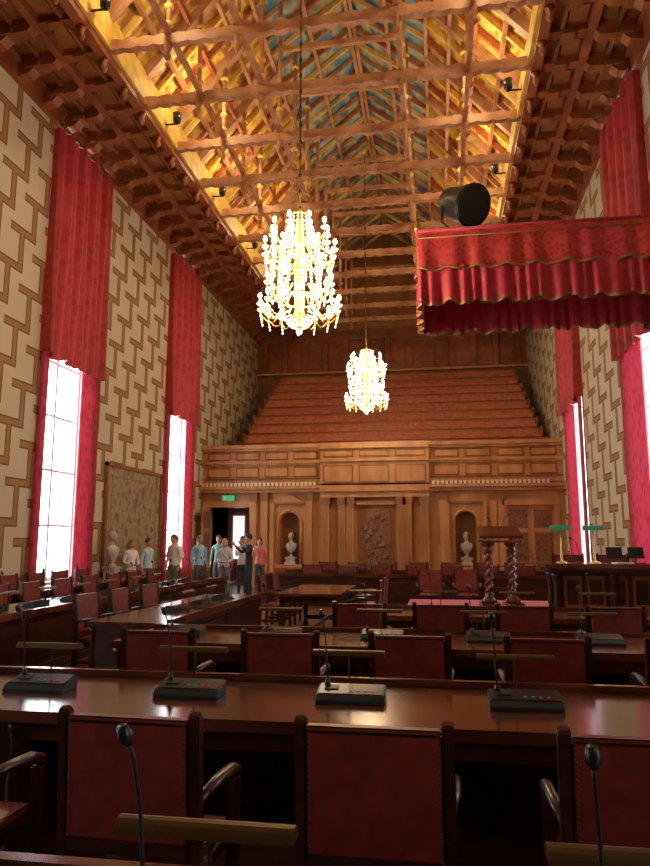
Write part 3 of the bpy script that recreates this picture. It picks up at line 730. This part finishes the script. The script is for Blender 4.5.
# ---------------------------------------------------------------- people
def person(x,y,rz,h,shirt,pants,hair,longh=False,skin=(.62,.33,.21),arms='down',bag=None,woman=False):
    ks=simple('skin',skin,.5); kt=simple('shirt',shirt,.8); kp=simple('trousers',pants,.8); kh=simple('hair',hair,.6); kb=simple('shoes',(.03,.02,.02),.5)
    e=bpy.data.objects.new('standing_woman' if woman else 'standing_man',None); COL.objects.link(e); e.location=(x,y,0); e.rotation_euler=(0,0,rz); e.scale=(h/1.72,)*3
    sw=.155 if woman else .175
    V=[(0,0,.96),(0,.0,1.12),(0,-.005,1.28),(0,.0,1.42),(0,-.01,1.50),(0,-.02,1.56)]
    Rr=[(.155,.11),(.13,.095),(.15,.105),(.11,.08),(.055,.055),(.05,.05)]
    E=[(0,1),(1,2),(2,3),(3,4),(4,5)]
    hands=[]
    for s in(-1,1):
        mode=arms
        if arms=='one': mode='cam' if s>0 else 'down'
        if mode=='down': P=[(s*sw,0,1.40),(s*(sw+.06),.03,1.13),(s*(sw+.07),-.04,.89),(s*(sw+.065),-.06,.82)]
        elif mode=='cam': P=[(s*sw,-.01,1.40),(s*(sw+.07),-.17,1.2),(s*.09,-.34,1.46),(s*.05,-.36,1.53)]
        elif mode=='point': P=[(s*sw,-.01,1.40),(s*(sw+.18),-.12,1.25),(s*(sw+.3),-.3,1.45),(s*(sw+.34),-.34,1.51)]
        else: P=[(s*sw,0,1.40),(s*(sw+.08),-.0,1.14),(s*.1,-.24,1.08),(s*.03,-.27,1.08)]
        o=len(V); V+=P; Rr+=[(.07,.07),(.045,.045),(.03,.03),(.026,.034)]; E+=[(3,o),(o,o+1),(o+1,o+2),(o+2,o+3)]
        hands.append((Vector(P[2]),Vector(P[3]),s))
        o=len(V); st=.02*s
        V+=[(s*.09,0,.88),(s*.10,-.02+st,.50),(s*.105,.02+st,.10),(s*.115,-.13+st,.04)]; Rr+=[(.10,.105),(.065,.07),(.042,.045),(.035,.03)]; E+=[(0,o),(o,o+1),(o+1,o+2),(o+2,o+3)]
    me=bpy.data.meshes.new('body'); me.from_pydata(V,E,[]); ob=bpy.data.objects.new('body_src',me); COL.objects.link(ob)
    md=ob.modifiers.new('s','SKIN'); 
    for i,sv in enumerate(me.skin_vertices[0].data): sv.radius=Rr[i]; sv.use_root=(i==0)
    md.use_smooth_shade=True; sb=ob.modifiers.new('u','SUBSURF'); sb.levels=1; sb.render_levels=1
    dg=bpy.context.evaluated_depsgraph_get(); m2=bpy.data.meshes.new_from_object(ob.evaluated_get(dg))
    bpy.data.objects.remove(ob)
    m2.materials.clear()
    for q in(kt,kp,ks,kb): m2.materials.append(q)
    for p in m2.polygons:
        c=p.center; k=0
        if c.z<.09: k=3
        elif c.z<.94 and abs(c.x)<.21: k=1
        if c.z>1.475 and abs(c.x)<.08 and c.y>-.12: k=2
        for w,hd,s in hands:
            if (c-hd).length<.085 or (c-w).length<.05: k=2
        p.material_index=k; p.use_smooth=True
    inst('body',m2,(0,0,0),0,e)
    b=MB()
    for w,hd,s in hands:
        d=(hd-w).normalized(); side=d.cross(Vector((1,0,0)) if arms!='fold' else Vector((0,0,1))).normalized(); cur=d.cross(side)
        for i,l in enumerate((.062,.072,.068,.052)):
            p0=hd+side*(.018*(1.5-i)); b.tube([p0,p0+d*l*.5+cur*.004,p0+d*l*.85+cur*.02,p0+d*l*.95+cur*.03],[.009,.0085,.008,.006],ks,6)
        p0=hd-d*.03+side*.03; b.tube([p0,p0+side*.025+d*.02,p0+side*.03+d*.05],[.011,.010,.007],ks,6)
    hz=1.635
    b.ell((0,-.03,hz),(.074,.092,.112),ks,18,14); b.ell((0,-.05,hz-.065),(.05,.06,.048),ks,12,8)
    b.tube([(0,-.115,hz+.01),(0,-.138,hz-.03),(0,-.118,hz-.038)],[.008,.014,.010],ks,6)
    for s in(-1,1):
        b.ell((s*.076,-.02,hz-.01),(.01,.02,.03),ks,8,6)
        b.ell((s*.03,-.112,hz+.008),(.013,.008,.008),'paper',8,6); b.ell((s*.03,-.119,hz+.008),(.006,.004,.006),'black',6,4)
        b.tube([(s*.015,-.12,hz+.03),(s*.045,-.11,hz+.03)],.005,kh,5)
    b.ell((0,-.112,hz-.062),(.024,.008,.006),simple('lips',(.5,.18,.15),.5),8,5)
    b.ell((0,-.010,hz+.040),(.088,.098,.096),kh,16,10)
    if longh: b.ell((0,.03,hz-.05),(.098,.06,.15),kh,14,10)
    if arms in('cam','one'): b.box(-.06,.06,-.43,-.40,1.52,1.6,'black'); b.tube([(0,-.43,1.56),(0,-.47,1.56)],.025,'black',10)
    if bag:
        kk=simple('bag',bag,.6); b.ell((sw+.06,.06,.98),(.05,.13,.14),kk,12,8); b.tube([(sw+.05,.04,1.08),(.1,.09,1.35),(-.08,.05,1.43),(-.05,-.1,1.3),(.1,-.12,1.15),(sw+.04,-.06,1.02)],.012,kk,6)
    b.obj('head_and_hands',parent=e)
W=(.8,.8,.8)
PP=[(-7.75,19.9,.3,1.72,(.80,.74,.66),(.08,.08,.1),(.03,.018,.012),0,'fold',None,1),
(-7.4,18.9,-.4,1.76,(.78,.78,.75),(.2,.18,.15),(.09,.05,.03),0,'down',None,0),
(-7.15,20.3,.5,1.66,W,(.08,.1,.18),(.10,.04,.015),1,'fold',(.2,.05,.05),1),
(-6.75,19.2,.9,1.74,(.30,.55,.78),(.1,.1,.12),(.30,.25,.2),0,'down',None,0),
(-6.4,20.6,-.2,1.66,(.80,.42,.42),(.15,.12,.12),(.03,.018,.012),1,'down',None,1),
(-6.1,19.5,.2,1.64,(.62,.72,.85),(.2,.2,.25),(.45,.28,.10),1,'fold',(.5,.1,.1),1),
(-5.7,20.0,.6,1.72,W,(.05,.05,.06),(.08,.05,.03),0,'cam',None,0),
(-5.15,18.7,-1.1,1.78,(.02,.02,.025),(.04,.04,.05),(.02,.012,.01),0,'point',None,0),
(-5.5,21.2,.1,1.68,(.75,.20,.20),(.1,.1,.1),(.03,.018,.012),1,'down',None,1),
(-7.75,17.9,1.2,1.66,(.50,.65,.82),(.12,.12,.15),(.06,.04,.025),0,'down',None,1),
(-7.9,17.2,1.0,1.62,W,(.3,.28,.25),(.28,.15,.06),1,'fold',None,1),
(-6.95,21.6,0,1.75,(.15,.28,.25),(.1,.1,.1),(.05,.03,.02),0,'down',None,0)]
for p in PP: person(p[0],p[1],p[2],p[3],p[4],p[5],p[6],bool(p[7]),arms=p[8],bag=p[9],woman=bool(p[10]))

# ---------------------------------------------------------------- world + camera
w=bpy.data.worlds.new('sky'); S.world=w; w.use_nodes=True
bg=w.node_tree.nodes['Background']; bg.inputs[0].default_value=(.86,.93,1,1); bg.inputs[1].default_value=10
cd=bpy.data.cameras.new('cam'); cam=bpy.data.objects.new('camera',cd); COL.objects.link(cam)
cd.sensor_fit='VERTICAL'; cd.sensor_height=36; cd.lens=36*690/866; cd.clip_start=.05
cam.location=(0,0,1.65); cam.rotation_euler=(math.radians(98.8),0,math.radians(9.2)); S.camera=cam
try:
    S.view_settings.view_transform='Standard'; S.view_settings.look='None'
except Exception as ex: print(ex)
